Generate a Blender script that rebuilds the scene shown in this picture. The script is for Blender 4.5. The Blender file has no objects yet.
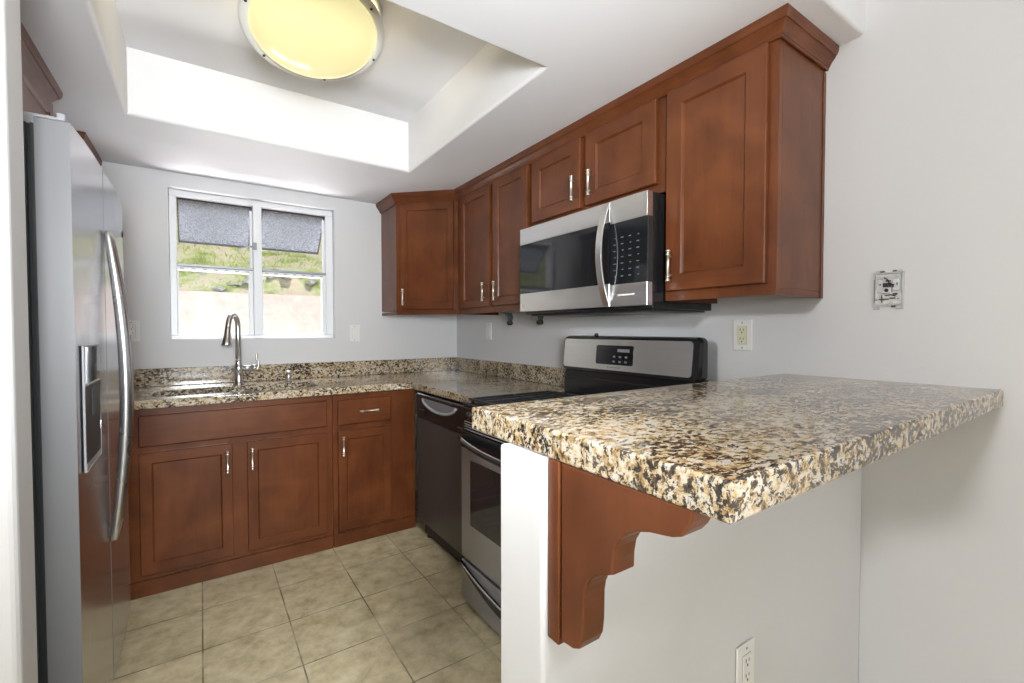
import bpy, bmesh, math, random
from mathutils import Vector, Matrix
random.seed(7)
SC = bpy.context.scene
COL = SC.collection
PI = math.pi

# ---------------------------------------------------------------- camera
cam_d = bpy.data.cameras.new('camera')
cam = bpy.data.objects.new('camera', cam_d); COL.objects.link(cam)
cam_d.sensor_width = 36.0; cam_d.lens = 16.0; cam_d.clip_start = 0.02
cam.location = (0, 0, 1.231)
cam.rotation_euler = (math.radians(90 - 1.395), math.radians(0.04), math.radians(-34.35))
SC.camera = cam

# ---------------------------------------------------------------- view, sky, sun and lights
SC.view_settings.view_transform = 'Standard'
SC.view_settings.look = 'None'
SC.view_settings.gamma = 1.0
SC.view_settings.use_curve_mapping = False
SC.view_settings.exposure = 0.22
SC.cycles.max_bounces = 10
SC.cycles.diffuse_bounces = 6
SC.cycles.transparent_max_bounces = 12
SC.cycles.caustics_reflective = False
SC.cycles.caustics_refractive = False
SC.cycles.sample_clamp_indirect = 6.0

world = bpy.data.worlds.new('sky'); SC.world = world
world.use_nodes = True
wn = world.node_tree.nodes; wl = world.node_tree.links
wn.clear()
wo = wn.new('ShaderNodeOutputWorld'); wb = wn.new('ShaderNodeBackground'); wsky = wn.new('ShaderNodeTexSky')
wsky.sky_type = 'NISHITA'; wsky.sun_disc = False; wsky.sun_elevation = math.radians(55); wsky.sun_rotation = math.radians(120)
wb.inputs['Strength'].default_value = 0.05
wl.new(wsky.outputs['Color'], wb.inputs['Color']); wl.new(wb.outputs['Background'], wo.inputs['Surface'])


def lamp(name, kind, loc, energy, color=(1, 1, 1), target=None, **kw):
    d = bpy.data.lights.new(name, kind); d.energy = energy; d.color = color
    for k, v in kw.items():
        setattr(d, k, v)
    o = bpy.data.objects.new(name, d); COL.objects.link(o); o.location = loc
    if target is not None:
        o.rotation_euler = (Vector(target) - Vector(loc)).to_track_quat('-Z', 'Y').to_euler()
    return o


lamp('sun', 'SUN', (2, -4, 9), 3.0, (1, .95, .88), target=(0, 0, 2), angle=0.01)
# daylight through the kitchen window: sky light coming down, and light thrown up by the sunlit yard
lamp('sky_daylight', 'AREA', (.31, 4.0, 2.95), 235, (.93, .97, 1), target=(.31, 2.7, 1.1), shape='RECTANGLE', size=1.3, size_y=.8)
lamp('yard_daylight', 'AREA', (.31, 4.3, .45), 50, (1, .97, .99), target=(.31, 2.2, 2.0), shape='RECTANGLE', size=1.4, size_y=.7)
# unseen soft fill panel added behind the camera, at the dining-side opening
lamp('rear_fill', 'AREA', (-.6, -5.4, 1.25), 48, (.92, .965, 1), target=(-.6, 0, 1.3), shape='RECTANGLE', size=2.6, size_y=2.1)
# dining-side lamp, high to one side of the camera
lamp('dining_lamp', 'AREA', (-4.25, .02, 2.28), 82, (.95, .975, 1), target=(1.5, .7, 1.1), shape='DISK', size=.4)
# unseen fill lamp added to bounce light off the dining ceiling
lamp('bounce_fill', 'AREA', (-.8, -2.6, 1.5), 44, (.97, .98, 1), target=(-.8, -2.4, 2.4), shape='DISK', size=.5)
# photographer's flash behind the camera, thrown up into the kitchen
lamp('flash', 'SPOT', (-.05, -.5, 1.40), 265, (.92, .965, 1), target=(.5, 1.8, 2.1), spot_size=math.radians(92), spot_blend=1.0, shadow_soft_size=.25)
lamp('floor_fill', 'SPOT', (.26, -.4, 1.97), 200, (.95, .98, 1), target=(.42, 2.3, .2), spot_size=math.radians(42), spot_blend=.9, shadow_soft_size=.2)  # unseen spot added to brighten the kitchen floor


# ---------------------------------------------------------------- materials
def mat(name):
    m = bpy.data.materials.new(name); m.use_nodes = True
    nt = m.node_tree
    return m, nt, nt.nodes['Principled BSDF']


def simple(name, col, rough=.5, metal=0.0, spec=None, emit=None, estr=0, coat=0):
    m, nt, b = mat(name)
    b.inputs['Base Color'].default_value = (*col, 1)
    b.inputs['Roughness'].default_value = rough
    b.inputs['Metallic'].default_value = metal
    if spec is not None:
        b.inputs['Specular IOR Level'].default_value = spec
    if coat:
        b.inputs['Coat Weight'].default_value = coat; b.inputs['Coat Roughness'].default_value = .15
    if emit:
        b.inputs['Emission Color'].default_value = (*emit, 1); b.inputs['Emission Strength'].default_value = estr
    # a touch of unevenness so that nothing is perfectly flat
    n = nt.nodes.new('ShaderNodeTexNoise'); n.inputs['Scale'].default_value = 5
    tc = nt.nodes.new('ShaderNodeTexCoord')
    nt.links.new(tc.outputs['Object'], n.inputs['Vector'])
    mr = nt.nodes.new('ShaderNodeMapRange')
    mr.inputs['To Min'].default_value = max(0, rough - .04); mr.inputs['To Max'].default_value = min(1, rough + .04)
    nt.links.new(n.outputs['Fac'], mr.inputs['Value']); nt.links.new(mr.outputs['Result'], b.inputs['Roughness'])
    return m


def ramp(nt, stops, interp='LINEAR'):
    r = nt.nodes.new('ShaderNodeValToRGB'); cr = r.color_ramp; cr.interpolation = interp
    while len(cr.elements) < len(stops):
        cr.elements.new(.5)
    for e, (p, c) in zip(cr.elements, stops):
        e.position = p; e.color = (*c, 1)
    return r


def mixc(nt, fac, a, b, mode='MIX'):
    m = nt.nodes.new('ShaderNodeMix'); m.data_type = 'RGBA'; m.blend_type = mode
    L = nt.links
    if isinstance(fac, (int, float)): m.inputs['Factor'].default_value = fac
    else: L.new(fac, m.inputs['Factor'])
    for s, v in (('A', a), ('B', b)):
        sock = [i for i in m.inputs if i.name == s and i.type == 'RGBA'][0]
        if isinstance(v, tuple): sock.default_value = (*v, 1)
        else: L.new(v, sock)
    return [o for o in m.outputs if o.type == 'RGBA'][0]


def coords(nt, scale=(1, 1, 1), loc=(0, 0, 0), rot=(0, 0, 0)):
    tc = nt.nodes.new('ShaderNodeTexCoord'); mp = nt.nodes.new('ShaderNodeMapping')
    mp.inputs['Scale'].default_value = scale; mp.inputs['Location'].default_value = loc; mp.inputs['Rotation'].default_value = rot
    nt.links.new(tc.outputs['Object'], mp.inputs['Vector'])
    return mp.outputs['Vector']


def noise(nt, vec, scale, detail=4, rough=.5, dist=0):
    n = nt.nodes.new('ShaderNodeTexNoise'); n.inputs['Scale'].default_value = scale; n.inputs['Detail'].default_value = detail
    n.inputs['Roughness'].default_value = rough; n.inputs['Distortion'].default_value = dist
    nt.links.new(vec, n.inputs['Vector'])
    return n.outputs['Fac']


def bump(nt, b, h, strength=.1, dist=.01):
    bp = nt.nodes.new('ShaderNodeBump'); bp.inputs['Strength'].default_value = strength; bp.inputs['Distance'].default_value = dist
    nt.links.new(h, bp.inputs['Height']); nt.links.new(bp.outputs['Normal'], b.inputs['Normal'])


def paint(name, col, bumpy=.12):
    m, nt, b = mat(name)
    v = coords(nt)
    big = noise(nt, v, 1.7, 3)
    r = ramp(nt, [(.3, tuple(c * .97 for c in col)), (.7, col)])
    nt.links.new(big, r.inputs['Fac']); nt.links.new(r.outputs['Color'], b.inputs['Base Color'])
    b.inputs['Roughness'].default_value = .55
    b.inputs['Specular IOR Level'].default_value = .35
    bump(nt, b, noise(nt, v, 55, 5, .6), bumpy, .004)
    return m


def wood(name, horizontal=False, tone=1.0):
    m, nt, b = mat(name)
    sc = (26, 26, 2.2) if not horizontal else (2.2, 2.2, 26)
    v = coords(nt, sc)
    grain = noise(nt, v, 1.6, 6, .6, .4)
    v2 = coords(nt)
    cloud = noise(nt, v2, 5.5, 3, .5, .6)
    c1 = (.078 * tone, .0225 * tone, .0075 * tone); c2 = (.116 * tone, .035 * tone, .0115 * tone); c3 = (.165 * tone, .053 * tone, .0175 * tone)
    r1 = ramp(nt, [(.25, c1), (.5, c2), (.8, c3)])
    nt.links.new(cloud, r1.inputs['Fac'])
    r2 = ramp(nt, [(.3, (.86, .83, .80)), (.7, (1.08, 1.08, 1.08))])
    nt.links.new(grain, r2.inputs['Fac'])
    c = mixc(nt, 1.0, r1.outputs['Color'], r2.outputs['Color'], 'MULTIPLY')
    nt.links.new(c, b.inputs['Base Color'])
    b.inputs['Roughness'].default_value = .31
    b.inputs['Specular IOR Level'].default_value = .36
    bump(nt, b, grain, .04, .002)
    return m


def granite(name):
    m, nt, b = mat(name)
    v = coords(nt, (1, 1, 1))
    nz = nt.nodes.new('ShaderNodeTexNoise'); nz.inputs['Scale'].default_value = 22; nz.inputs['Detail'].default_value = 4
    nt.links.new(v, nz.inputs['Vector'])
    add = nt.nodes.new('ShaderNodeVectorMath'); add.operation = 'MULTIPLY_ADD'
    nt.links.new(nz.outputs['Color'], add.inputs[0]); add.inputs[1].default_value = (.025, .025, .025); nt.links.new(v, add.inputs[2])
    w = add.outputs['Vector']
    base = noise(nt, w, 62, 6, .68)
    rb = ramp(nt, [(.30, (.085, .055, .025)), (.39, (.29, .18, .075)), (.46, (.47, .345, .19)), (.53, (.56, .485, .37)), (.63, (.54, .505, .45)), (.75, (.30, .29, .275))])
    nt.links.new(base, rb.inputs['Fac'])
    # dark mineral flakes in drifts
    st = nt.nodes.new('ShaderNodeMapping'); st.inputs['Scale'].default_value = (.7, 1.35, 1.0); st.inputs['Rotation'].default_value = (0, 0, .45)
    nt.links.new(w, st.inputs['Vector'])
    dk = noise(nt, st.outputs['Vector'], 92, 8, .72, .15)
    drift = noise(nt, st.outputs['Vector'], 9, 3, .5)
    sh = nt.nodes.new('ShaderNodeMath'); sh.operation = 'MULTIPLY_ADD'; sh.inputs[1].default_value = .32
    nt.links.new(drift, sh.inputs[0]); nt.links.new(dk, sh.inputs[2])
    rd = ramp(nt, [(.664, (0, 0, 0)), (.698, (1, 1, 1))])
    nt.links.new(sh.outputs['Value'], rd.inputs['Fac'])
    dcol = noise(nt, v, 95, 3)
    rdc = ramp(nt, [(.4, (.012, .011, .011)), (.62, (.085, .055, .032))])
    nt.links.new(dcol, rdc.inputs['Fac'])
    c = mixc(nt, rd.outputs['Color'], rb.outputs['Color'], rdc.outputs['Color'])
    # fine pepper
    vo = nt.nodes.new('ShaderNodeTexVoronoi'); vo.inputs['Scale'].default_value = 190
    nt.links.new(v, vo.inputs['Vector'])
    rv = ramp(nt, [(.12, (1, 1, 1)), (.24, (0, 0, 0))])
    nt.links.new(vo.outputs['Distance'], rv.inputs['Fac'])
    pep = nt.nodes.new('ShaderNodeMath'); pep.operation = 'MULTIPLY'; pep.inputs[1].default_value = .6
    nt.links.new(rv.outputs['Color'], pep.inputs[0])
    c = mixc(nt, pep.outputs['Value'], c, (.03, .025, .02))
    nt.links.new(c, b.inputs['Base Color'])
    b.inputs['Roughness'].default_value = .12
    b.inputs['Specular IOR Level'].default_value = .75
    return m


def steel(name, col=(.62, .62, .63), rough=.24, axis='z', aniso=.0):
    m, nt, b = mat(name)
    sc = {'z': (350, 350, 2), 'y': (350, 2, 350), 'x': (2, 350, 350)}[axis]
    v = coords(nt, sc)
    g = noise(nt, v, 1, 3)
    r = ramp(nt, [(.3, tuple(c * .93 for c in col)), (.7, col)])
    nt.links.new(g, r.inputs['Fac']); nt.links.new(r.outputs['Color'], b.inputs['Base Color'])
    b.inputs['Metallic'].default_value = 1.0
    mr = nt.nodes.new('ShaderNodeMapRange'); mr.inputs['To Min'].default_value = rough - .05; mr.inputs['To Max'].default_value = rough + .07
    nt.links.new(g, mr.inputs['Value']); nt.links.new(mr.outputs['Result'], b.inputs['Roughness'])
    if aniso:
        tg = nt.nodes.new('ShaderNodeTangent'); tg.direction_type = 'RADIAL'; tg.axis = 'Z'
        b.inputs['Anisotropic'].default_value = aniso; b.inputs['Anisotropic Rotation'].default_value = 0.0
        nt.links.new(tg.outputs['Tangent'], b.inputs['Tangent'])
    return m


def tiles(name):
    m, nt, b = mat(name)
    fx_, fy_ = (-4.5 + XR + .12) / 2, (-5.52 + YB + .15) / 2
    v = coords(nt, (1, 1, 1), (fx_ + .010 + .0016 + .305 * 12, fy_ - 2.403 + .0016 + .305 * 20, 0))
    br = nt.nodes.new('ShaderNodeTexBrick'); br.offset = 0; br.squash = 1
    br.inputs['Scale'].default_value = 1; br.inputs['Brick Width'].default_value = .305; br.inputs['Row Height'].default_value = .305
    br.inputs['Mortar Size'].default_value = .0030; br.inputs['Mortar Smooth'].default_value = .3; br.inputs['Bias'].default_value = 0
    br.inputs['Color1'].default_value = (1, 1, 1, 1); br.inputs['Color2'].default_value = (.86, .87, .88, 1); br.inputs['Mortar'].default_value = (0, 0, 0, 1)
    nt.links.new(v, br.inputs['Vector'])
    n1 = noise(nt, v, 13, 7, .64, .15)
    r1 = ramp(nt, [(.3, (.40, .325, .18)), (.5, (.60, .51, .315)), (.72, (.76, .67, .46))])
    nt.links.new(n1, r1.inputs['Fac'])
    tint = mixc(nt, 1.0, r1.outputs['Color'], br.outputs['Color'], 'MULTIPLY')
    # worn, partly dirty grout
    gn = noise(nt, v, 6, 3)
    rg = ramp(nt, [(.42, (.17, .14, .09)), (.60, (.46, .40, .29))])
    nt.links.new(gn, rg.inputs['Fac'])
    c = mixc(nt, br.outputs['Fac'], tint, rg.outputs['Color'])
    nt.links.new(c, b.inputs['Base Color'])
    b.inputs['Roughness'].default_value = .38
    h = nt.nodes.new('ShaderNodeMath'); h.operation = 'MULTIPLY_ADD'; h.inputs[1].default_value = -1.0
    nt.links.new(br.outputs['Fac'], h.inputs[0])
    sm = nt.nodes.new('ShaderNodeMath'); sm.operation = 'MULTIPLY'; sm.inputs[1].default_value = .25
    nt.links.new(n1, sm.inputs[0]); nt.links.new(sm.outputs['Value'], h.inputs[2])
    bump(nt, b, h.outputs['Value'], .5, .003)
    return m


def glass(name, tint=(.97, .98, .98), haze=0.0, hazecol=(.6, .62, .66), refl=.003):
    m = bpy.data.materials.new(name); m.use_nodes = True
    nt = m.node_tree; nt.nodes.clear()
    out = nt.nodes.new('ShaderNodeOutputMaterial')
    tr = nt.nodes.new('ShaderNodeBsdfTransparent'); tr.inputs['Color'].default_value = (*tint, 1)
    gl = nt.nodes.new('ShaderNodeBsdfGlossy'); gl.inputs['Roughness'].default_value = .3
    mx = nt.nodes.new('ShaderNodeMixShader'); mx.inputs['Fac'].default_value = refl
    nt.links.new(tr.outputs[0], mx.inputs[1]); nt.links.new(gl.outputs[0], mx.inputs[2])
    last = mx
    if haze:
        df = nt.nodes.new('ShaderNodeBsdfDiffuse')
        v = coords(nt)
        n = noise(nt, v, 70, 6, .75)
        r = ramp(nt, [(.3, tuple(c * .75 for c in hazecol)), (.7, tuple(min(1, c * 1.25) for c in hazecol))])
        nt.links.new(n, r.inputs['Fac']); nt.links.new(r.outputs['Color'], df.inputs['Color'])
        tl = nt.nodes.new('ShaderNodeBsdfTranslucent'); nt.links.new(r.outputs['Color'], tl.inputs['Color'])
        m3 = nt.nodes.new('ShaderNodeMixShader'); m3.inputs['Fac'].default_value = .2
        nt.links.new(df.outputs[0], m3.inputs[1]); nt.links.new(tl.outputs[0], m3.inputs[2])
        m2 = nt.nodes.new('ShaderNodeMixShader')
        mr = nt.nodes.new('ShaderNodeMapRange'); mr.inputs['From Min'].default_value = .35; mr.inputs['From Max'].default_value = .65
        mr.inputs['To Min'].default_value = haze - .18; mr.inputs['To Max'].default_value = min(1, haze + .18)
        nt.links.new(n, mr.inputs['Value']); nt.links.new(mr.outputs['Result'], m2.inputs['Fac'])
        nt.links.new(mx.outputs[0], m2.inputs[1]); nt.links.new(m3.outputs[0], m2.inputs[2])
        last = m2
    nt.links.new(last.outputs[0], out.inputs['Surface'])
    return m


def speckle(name, stops, scale, detail=6, rough=.9, bs=.4):
    m, nt, b = mat(name)
    v = coords(nt)
    n = noise(nt, v, scale, detail, .65, .3)
    r = ramp(nt, stops); nt.links.new(n, r.inputs['Fac']); nt.links.new(r.outputs['Color'], b.inputs['Base Color'])
    b.inputs['Roughness'].default_value = rough
    bump(nt, b, n, bs, .03)
    return m


XR, YB = 1.702, 3.2815          # wall planes
M = {}
M['wall'] = paint('wall_paint', (.69, .688, .695))
M['ceil'] = paint('ceiling_paint', (.81, .81, .835), .06)
M['tray'] = M['ceil']
M['white'] = simple('white_plastic', (.80, .79, .76), .35)
M['ivory'] = simple('ivory_plastic', (.72, .70, .50), .35)
M['slot'] = simple('slot_black', (.015, .014, .013), .6)
M['wood'] = wood('cherry_wood', False, 1.1)
M['woodh'] = wood('cherry_wood_rail', True, 1.1)
M['corbelwood'] = wood('cherry_wood_corbel', False, 1.12)
M['woodin'] = simple('cabinet_inside', (.30, .19, .10), .6)
M['granite'] = granite('granite')
M['tile'] = tiles('floor_tile')
M['steel'] = steel('brushed_steel', (.80, .80, .80), .32, 'y')
M['steelz'] = steel('brushed_steel_upright', (.66, .66, .685), .23, 'z', .7)
M['steeld'] = simple('dark_steel', (.115, .112, .114), .36, .55)
M['steelo'] = simple('oven_steel', (.34, .34, .35), .33, .65)
M['sidegrey'] = simple('door_side_grey', (.20, .20, .207), .4)
M['nickel'] = simple('satin_nickel', (.76, .69, .60), .34, 1.0)
M['handle'] = simple('handle_steel', (.60, .60, .62), .27, 1.0)
M['chrome'] = simple('polished_steel', (.72, .72, .73), .14, 1.0)
M['faucet'] = simple('brushed_nickel', (.66, .64, .62), .30, 1.0)
M['sink'] = simple('sink_steel', (.74, .74, .74), .30, 1.0)
M['black'] = simple('black_enamel', (.012, .012, .013), .18)
M['blackm'] = simple('black_matte', (.018, .018, .019), .5)
M['gasket'] = simple('gasket_grey', (.030, .034, .036), .55)
M['casegrey'] = simple('case_grey', (.055, .06, .062), .5)
M['pocket'] = simple('pocket_grey', (.20, .20, .21), .35)
M['greyplastic'] = simple('grey_plastic', (.33, .33, .35), .4)
M['darkglass'] = simple('dark_glass', (.012, .013, .015), .05, 0, .7)
M['display'] = simple('display_glass', (.045, .05, .06), .06, 0, .7)
M['ovenglass'] = simple('oven_glass', (.02, .021, .023), .06, 0, .6)
M['keymark'] = simple('key_marks', (.13, .13, .135), .5)
M['iron'] = simple('cast_iron', (.02, .02, .02), .55)
M['vinyl'] = simple('window_vinyl', (.82, .83, .85), .35)
M['alu'] = simple('window_track', (.30, .31, .32), .4, .4)
M['pane'] = glass('clear_pane')
M['hazy'] = glass('dusty_pane', (.66, .67, .71), .5, (.225, .23, .255))
M['dome'] = simple('lamp_dome', (.42, .38, .20), .12, 0, .5, (.98, .88, .46), .62)
M['ring'] = simple('lamp_ring', (.78, .77, .74), .4)
M['blockwall'] = speckle('block_wall', [(.3, (.50, .415, .37)), (.7, (.70, .615, .57))], 6, 9, .9, .5)
M['soil'] = speckle('hill_soil', [(.28, (.14, .16, .06)), (.42, (.36, .42, .17)), (.55, (.56, .52, .38)), (.7, (.56, .43, .35))], 3.2, 8, .95, .6)
M['grass'] = speckle('grass_blades', [(.3, (.30, .44, .10)), (.7, (.55, .62, .22))], 5, 3, .8, 0)
M['stone'] = speckle('rubble_stone', [(.3, (.32, .31, .30)), (.7, (.62, .60, .57))], 14, 5, .9, .4)
M['plaster'] = speckle('plaster_ring', [(.35, (.60, .60, .58)), (.7, (.80, .80, .78))], 60, 5, .8, .4)
M['clear'] = simple('smoky_plastic', (.50, .50, .48), .25)
M['metal'] = simple('galvanised', (.45, .45, .45), .4, .8)


# ---------------------------------------------------------------- mesh helpers
class MB:
    """collects shapes in world coordinates; build() links them as one mesh object"""
    def __init__(s): s.bm = bmesh.new()

    def _new(s, faces, mi, smooth=False):
        for f in faces:
            f.material_index = mi
            f.smooth = smooth

    def box(s, x0, x1, y0, y1, z0, z1, bev=0.0, seg=2, mi=0):
        x0, x1 = min(x0, x1), max(x0, x1); y0, y1 = min(y0, y1), max(y0, y1); z0, z1 = min(z0, z1), max(z0, z1)
        tmp = bmesh.new(); bmesh.ops.create_cube(tmp, size=1)
        for v in tmp.verts:
            v.co = Vector((x0 + (v.co.x + .5) * (x1 - x0), y0 + (v.co.y + .5) * (y1 - y0), z0 + (v.co.z + .5) * (z1 - z0)))
        if bev > 0:
            bev = min(bev, .49 * min(x1 - x0, y1 - y0, z1 - z0))
            bmesh.ops.bevel(tmp, geom=list(tmp.edges), offset=bev, segments=seg, profile=.5, affect='EDGES')
        s.merge(tmp, mi); return s

    def merge(s, tmp, mi=0, matrix=None, smooth=None):
        if matrix is not None:
            bmesh.ops.transform(tmp, matrix=matrix, verts=tmp.verts)
        vm = {}
        for v in tmp.verts: vm[v] = s.bm.verts.new(v.co)
        for f in tmp.faces:
            try: nf = s.bm.faces.new([vm[v] for v in f.verts])
            except ValueError: continue
            nf.material_index = mi if mi is not None else f.material_index
            nf.smooth = f.smooth if smooth is None else smooth
        tmp.free()

    def prism(s, pts, axis, a0, a1, bev=0, mi=0, seg=2):
        """pts: 2D outline; axis 'x' -> (y,z) outline swept in x; 'y' -> (x,z); 'z' -> (x,y)"""
        def P(p, a): return {'x': (a, p[0], p[1]), 'y': (p[0], a, p[1]), 'z': (p[0], p[1], a)}[axis]
        tmp = bmesh.new()
        A = [tmp.verts.new(P(p, a0)) for p in pts]; B = [tmp.verts.new(P(p, a1)) for p in pts]
        n = len(pts)
        tmp.faces.new(A); tmp.faces.new(B[::-1])
        for i in range(n):
            tmp.faces.new([A[i], A[(i + 1) % n], B[(i + 1) % n], B[i]])
        bmesh.ops.recalc_face_normals(tmp, faces=tmp.faces)
        if bev:
            ed = [e for e in tmp.edges if len(e.link_faces) == 2 and (len(e.link_faces[0].verts) == n and n > 4 or len(e.link_faces[1].verts) == n and n > 4 or n <= 4)]
            bmesh.ops.bevel(tmp, geom=ed, offset=bev, segments=seg, profile=.5, affect='EDGES', clamp_overlap=True)
        s.merge(tmp, mi); return s

    def plate(s, outer, holes, z0, z1, bev=0, mi=0):
        """flat slab with holes, in x,y"""
        tmp = bmesh.new(); edges = []
        for loop in [outer] + holes:
            vs = [tmp.verts.new((p[0], p[1], z1)) for p in loop]
            for i in range(len(vs)): edges.append(tmp.edges.new((vs[i], vs[(i + 1) % len(vs)])))
        bmesh.ops.triangle_fill(tmp, use_beauty=True, use_dissolve=False, edges=edges)
        bmesh.ops.dissolve_limit(tmp, angle_limit=.01, verts=tmp.verts, edges=tmp.edges)
        top = list(tmp.faces)
        ret = bmesh.ops.extrude_face_region(tmp, geom=top)
        for v in [g for g in ret['geom'] if isinstance(g, bmesh.types.BMVert)]: v.co.z = z0
        bmesh.ops.recalc_face_normals(tmp, faces=tmp.faces)
        if bev:
            ed = [e for e in tmp.edges if len(e.link_faces) == 2 and abs(e.verts[0].co.z - e.verts[1].co.z) < 1e-5 and e.calc_face_angle(0) > .5]
            bmesh.ops.bevel(tmp, geom=ed, offset=bev, segments=3, profile=.5, affect='EDGES', clamp_overlap=True)
        s.merge(tmp, mi); return s

    def tube(s, pts, r, seg=12, cap=True, mi=0, flat=1.0):
        pts = [Vector(p) for p in pts]; n = len(pts)
        rs = r if isinstance(r, (list, tuple)) else [r] * n
        ref = None; rings = []
        for i, p in enumerate(pts):
            t = (pts[min(i + 1, n - 1)] - pts[max(i - 1, 0)]).normalized()
            if ref is None:
                ref = t.orthogonal().normalized()
            ref = (ref - t * ref.dot(t)).normalized()
            b = t.cross(ref)
            rings.append([s.bm.verts.new(p + (ref * math.cos(2 * PI * k / seg) + b * flat * math.sin(2 * PI * k / seg)) * rs[i]) for k in range(seg)])
        for i in range(n - 1):
            for k in range(seg):
                f = s.bm.faces.new([rings[i][k], rings[i][(k + 1) % seg], rings[i + 1][(k + 1) % seg], rings[i + 1][k]])
                f.smooth = True; f.material_index = mi
        if cap:
            for f in (s.bm.faces.new(rings[0][::-1]), s.bm.faces.new(rings[-1])): f.material_index = mi
        return s

    def lathe(s, prof, origin, axis=(0, 0, 1), seg=24, mi=0, smooth=True):
        """prof: (radius, height) list along axis"""
        axis = Vector(axis).normalized(); q = Vector((0, 0, 1)).rotation_difference(axis); o = Vector(origin)
        rings = []
        for r, h in prof:
            if r < 1e-6: rings.append([s.bm.verts.new(o + q @ Vector((0, 0, h)))])
            else: rings.append([s.bm.verts.new(o + q @ Vector((r * math.cos(2 * PI * k / seg), r * math.sin(2 * PI * k / seg), h))) for k in range(seg)])
        for A, B in zip(rings, rings[1:]):
            for k in range(seg):
                a = [A[0]] if len(A) == 1 else [A[k], A[(k + 1) % seg]]
                b = [B[0]] if len(B) == 1 else [B[(k + 1) % seg], B[k]]
                if len(a) + len(b) < 3: continue
                f = s.bm.faces.new(a + b); f.smooth = smooth; f.material_index = mi
        if len(rings[0]) > 1: s.bm.faces.new(rings[0][::-1]).material_index = mi
        if len(rings[-1]) > 1: s.bm.faces.new(rings[-1]).material_index = mi
        return s

    def build(s, name, mats, parent=None):
        bmesh.ops.recalc_face_normals(s.bm, faces=s.bm.faces)
        if not isinstance(mats, (list, tuple)): mats = [mats]
        if parent is not None:
            off = Vector((0, 0, 0)); p = parent
            while p is not None: off += p.location; p = p.parent
        else:
            cs = [v.co for v in s.bm.verts]
            off = Vector(((min(c.x for c in cs) + max(c.x for c in cs)) / 2, (min(c.y for c in cs) + max(c.y for c in cs)) / 2, min(c.z for c in cs)))
        bmesh.ops.translate(s.bm, verts=s.bm.verts, vec=-off)
        me = bpy.data.meshes.new(name); s.bm.to_mesh(me); s.bm.free()
        for m in mats: me.materials.append(m)
        o = bpy.data.objects.new(name, me); COL.objects.link(o)
        if parent is not None: o.parent = parent
        else: o.location = off
        return o


def tag(o, label, cat, group=None, kind=None):
    o['label'] = label; o['category'] = cat
    if group: o['group'] = group
    if kind: o['kind'] = kind
    return o


def thing(name, label, cat, loc, group=None):
    o = bpy.data.objects.new(name, None); COL.objects.link(o); o.location = loc; o.empty_display_size = .05
    return tag(o, label, cat, group)


def struct(o, label=None, cat=None):
    o['kind'] = 'structure'
    if label: o['label'] = label
    if cat: o['category'] = cat
    return o


def copy_tree(o, parent=None):
    c = o.copy(); COL.objects.link(c)
    if parent is not None: c.parent = parent
    for ch in list(o.children): copy_tree(ch, c)
    return c


def rrect(x0, x1, y0, y1, r, n=6):
    out = []
    for cx, cy, a0 in ((x1 - r, y1 - r, 0), (x0 + r, y1 - r, 90), (x0 + r, y0 + r, 180), (x1 - r, y0 + r, 270)):
        for k in range(n + 1):
            a = math.radians(a0 + 90 * k / n); out.append((cx + r * math.cos(a), cy + r * math.sin(a)))
    return out


XR, YB = 1.702, 3.2815          # wall planes
ZS, ZT, ZC = 2.142, 2.423, 2.44  # dropped ceiling, tray, dining ceiling

# ================================================================ SETTING
struct(MB().box(-4.5, XR + .12, -5.52, YB + .15, -.08, 0).build('floor', M['tile']), 'beige mottled square floor tiles with pale grout', 'floor')
struct(MB().box(XR, XR + .12, -5.52, YB + .15, 0, 2.52).build('wall_right', M['wall']), 'white wall behind the range and the bar', 'wall')
WX0, WX1, WZ0, WZ1 = -.145, .766, 1.18, 2.06
b = MB()
b.box(-1.2, WX0, YB, YB + .15, 0, 2.52); b.box(WX1, XR, YB, YB + .15, 0, 2.52)
b.box(WX0, WX1, YB, YB + .15, 0, WZ0); b.box(WX0, WX1, YB, YB + .15, WZ1, 2.52)
bmesh.ops.remove_doubles(b.bm, verts=b.bm.verts, dist=1e-5)
struct(b.build('wall_back', M['wall']), 'white wall around the kitchen window', 'wall')
struct(MB().box(-1.2, -1.08, 1.385, YB, 0, 2.52).build('wall_left', M['wall']), 'white wall behind the refrigerator', 'wall')
struct(MB().box(-4.5, -.301, 1.27, 1.385, 0, ZS, .012, 3).build('wall_partition', M['wall']), 'white wall end beside the refrigerator', 'wall')
struct(MB().box(-4.62, -4.5, -5.52, 1.385, 0, 2.52).build('wall_dining', M['wall']), 'white wall of the dining side', 'wall')
b = MB()
b.box(-4.5, -1.95, -5.64, -5.52, 0, 2.52); b.box(.75, XR, -5.64, -5.52, 0, 2.52); b.box(-1.95, .75, -5.64, -5.52, 2.12, 2.52)
struct(b.build('wall_front', M['wall']), 'white wall around the opening made for the added fill light', 'wall')  # opening added out of view to let fill light in
# half wall under the raised bar
struct(MB().box(.431, XR - .001, .548, .67, 0, 1.0325, .006, 2).build('wall_half', M['wall']), 'white half wall under the raised granite bar', 'wall')

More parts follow.
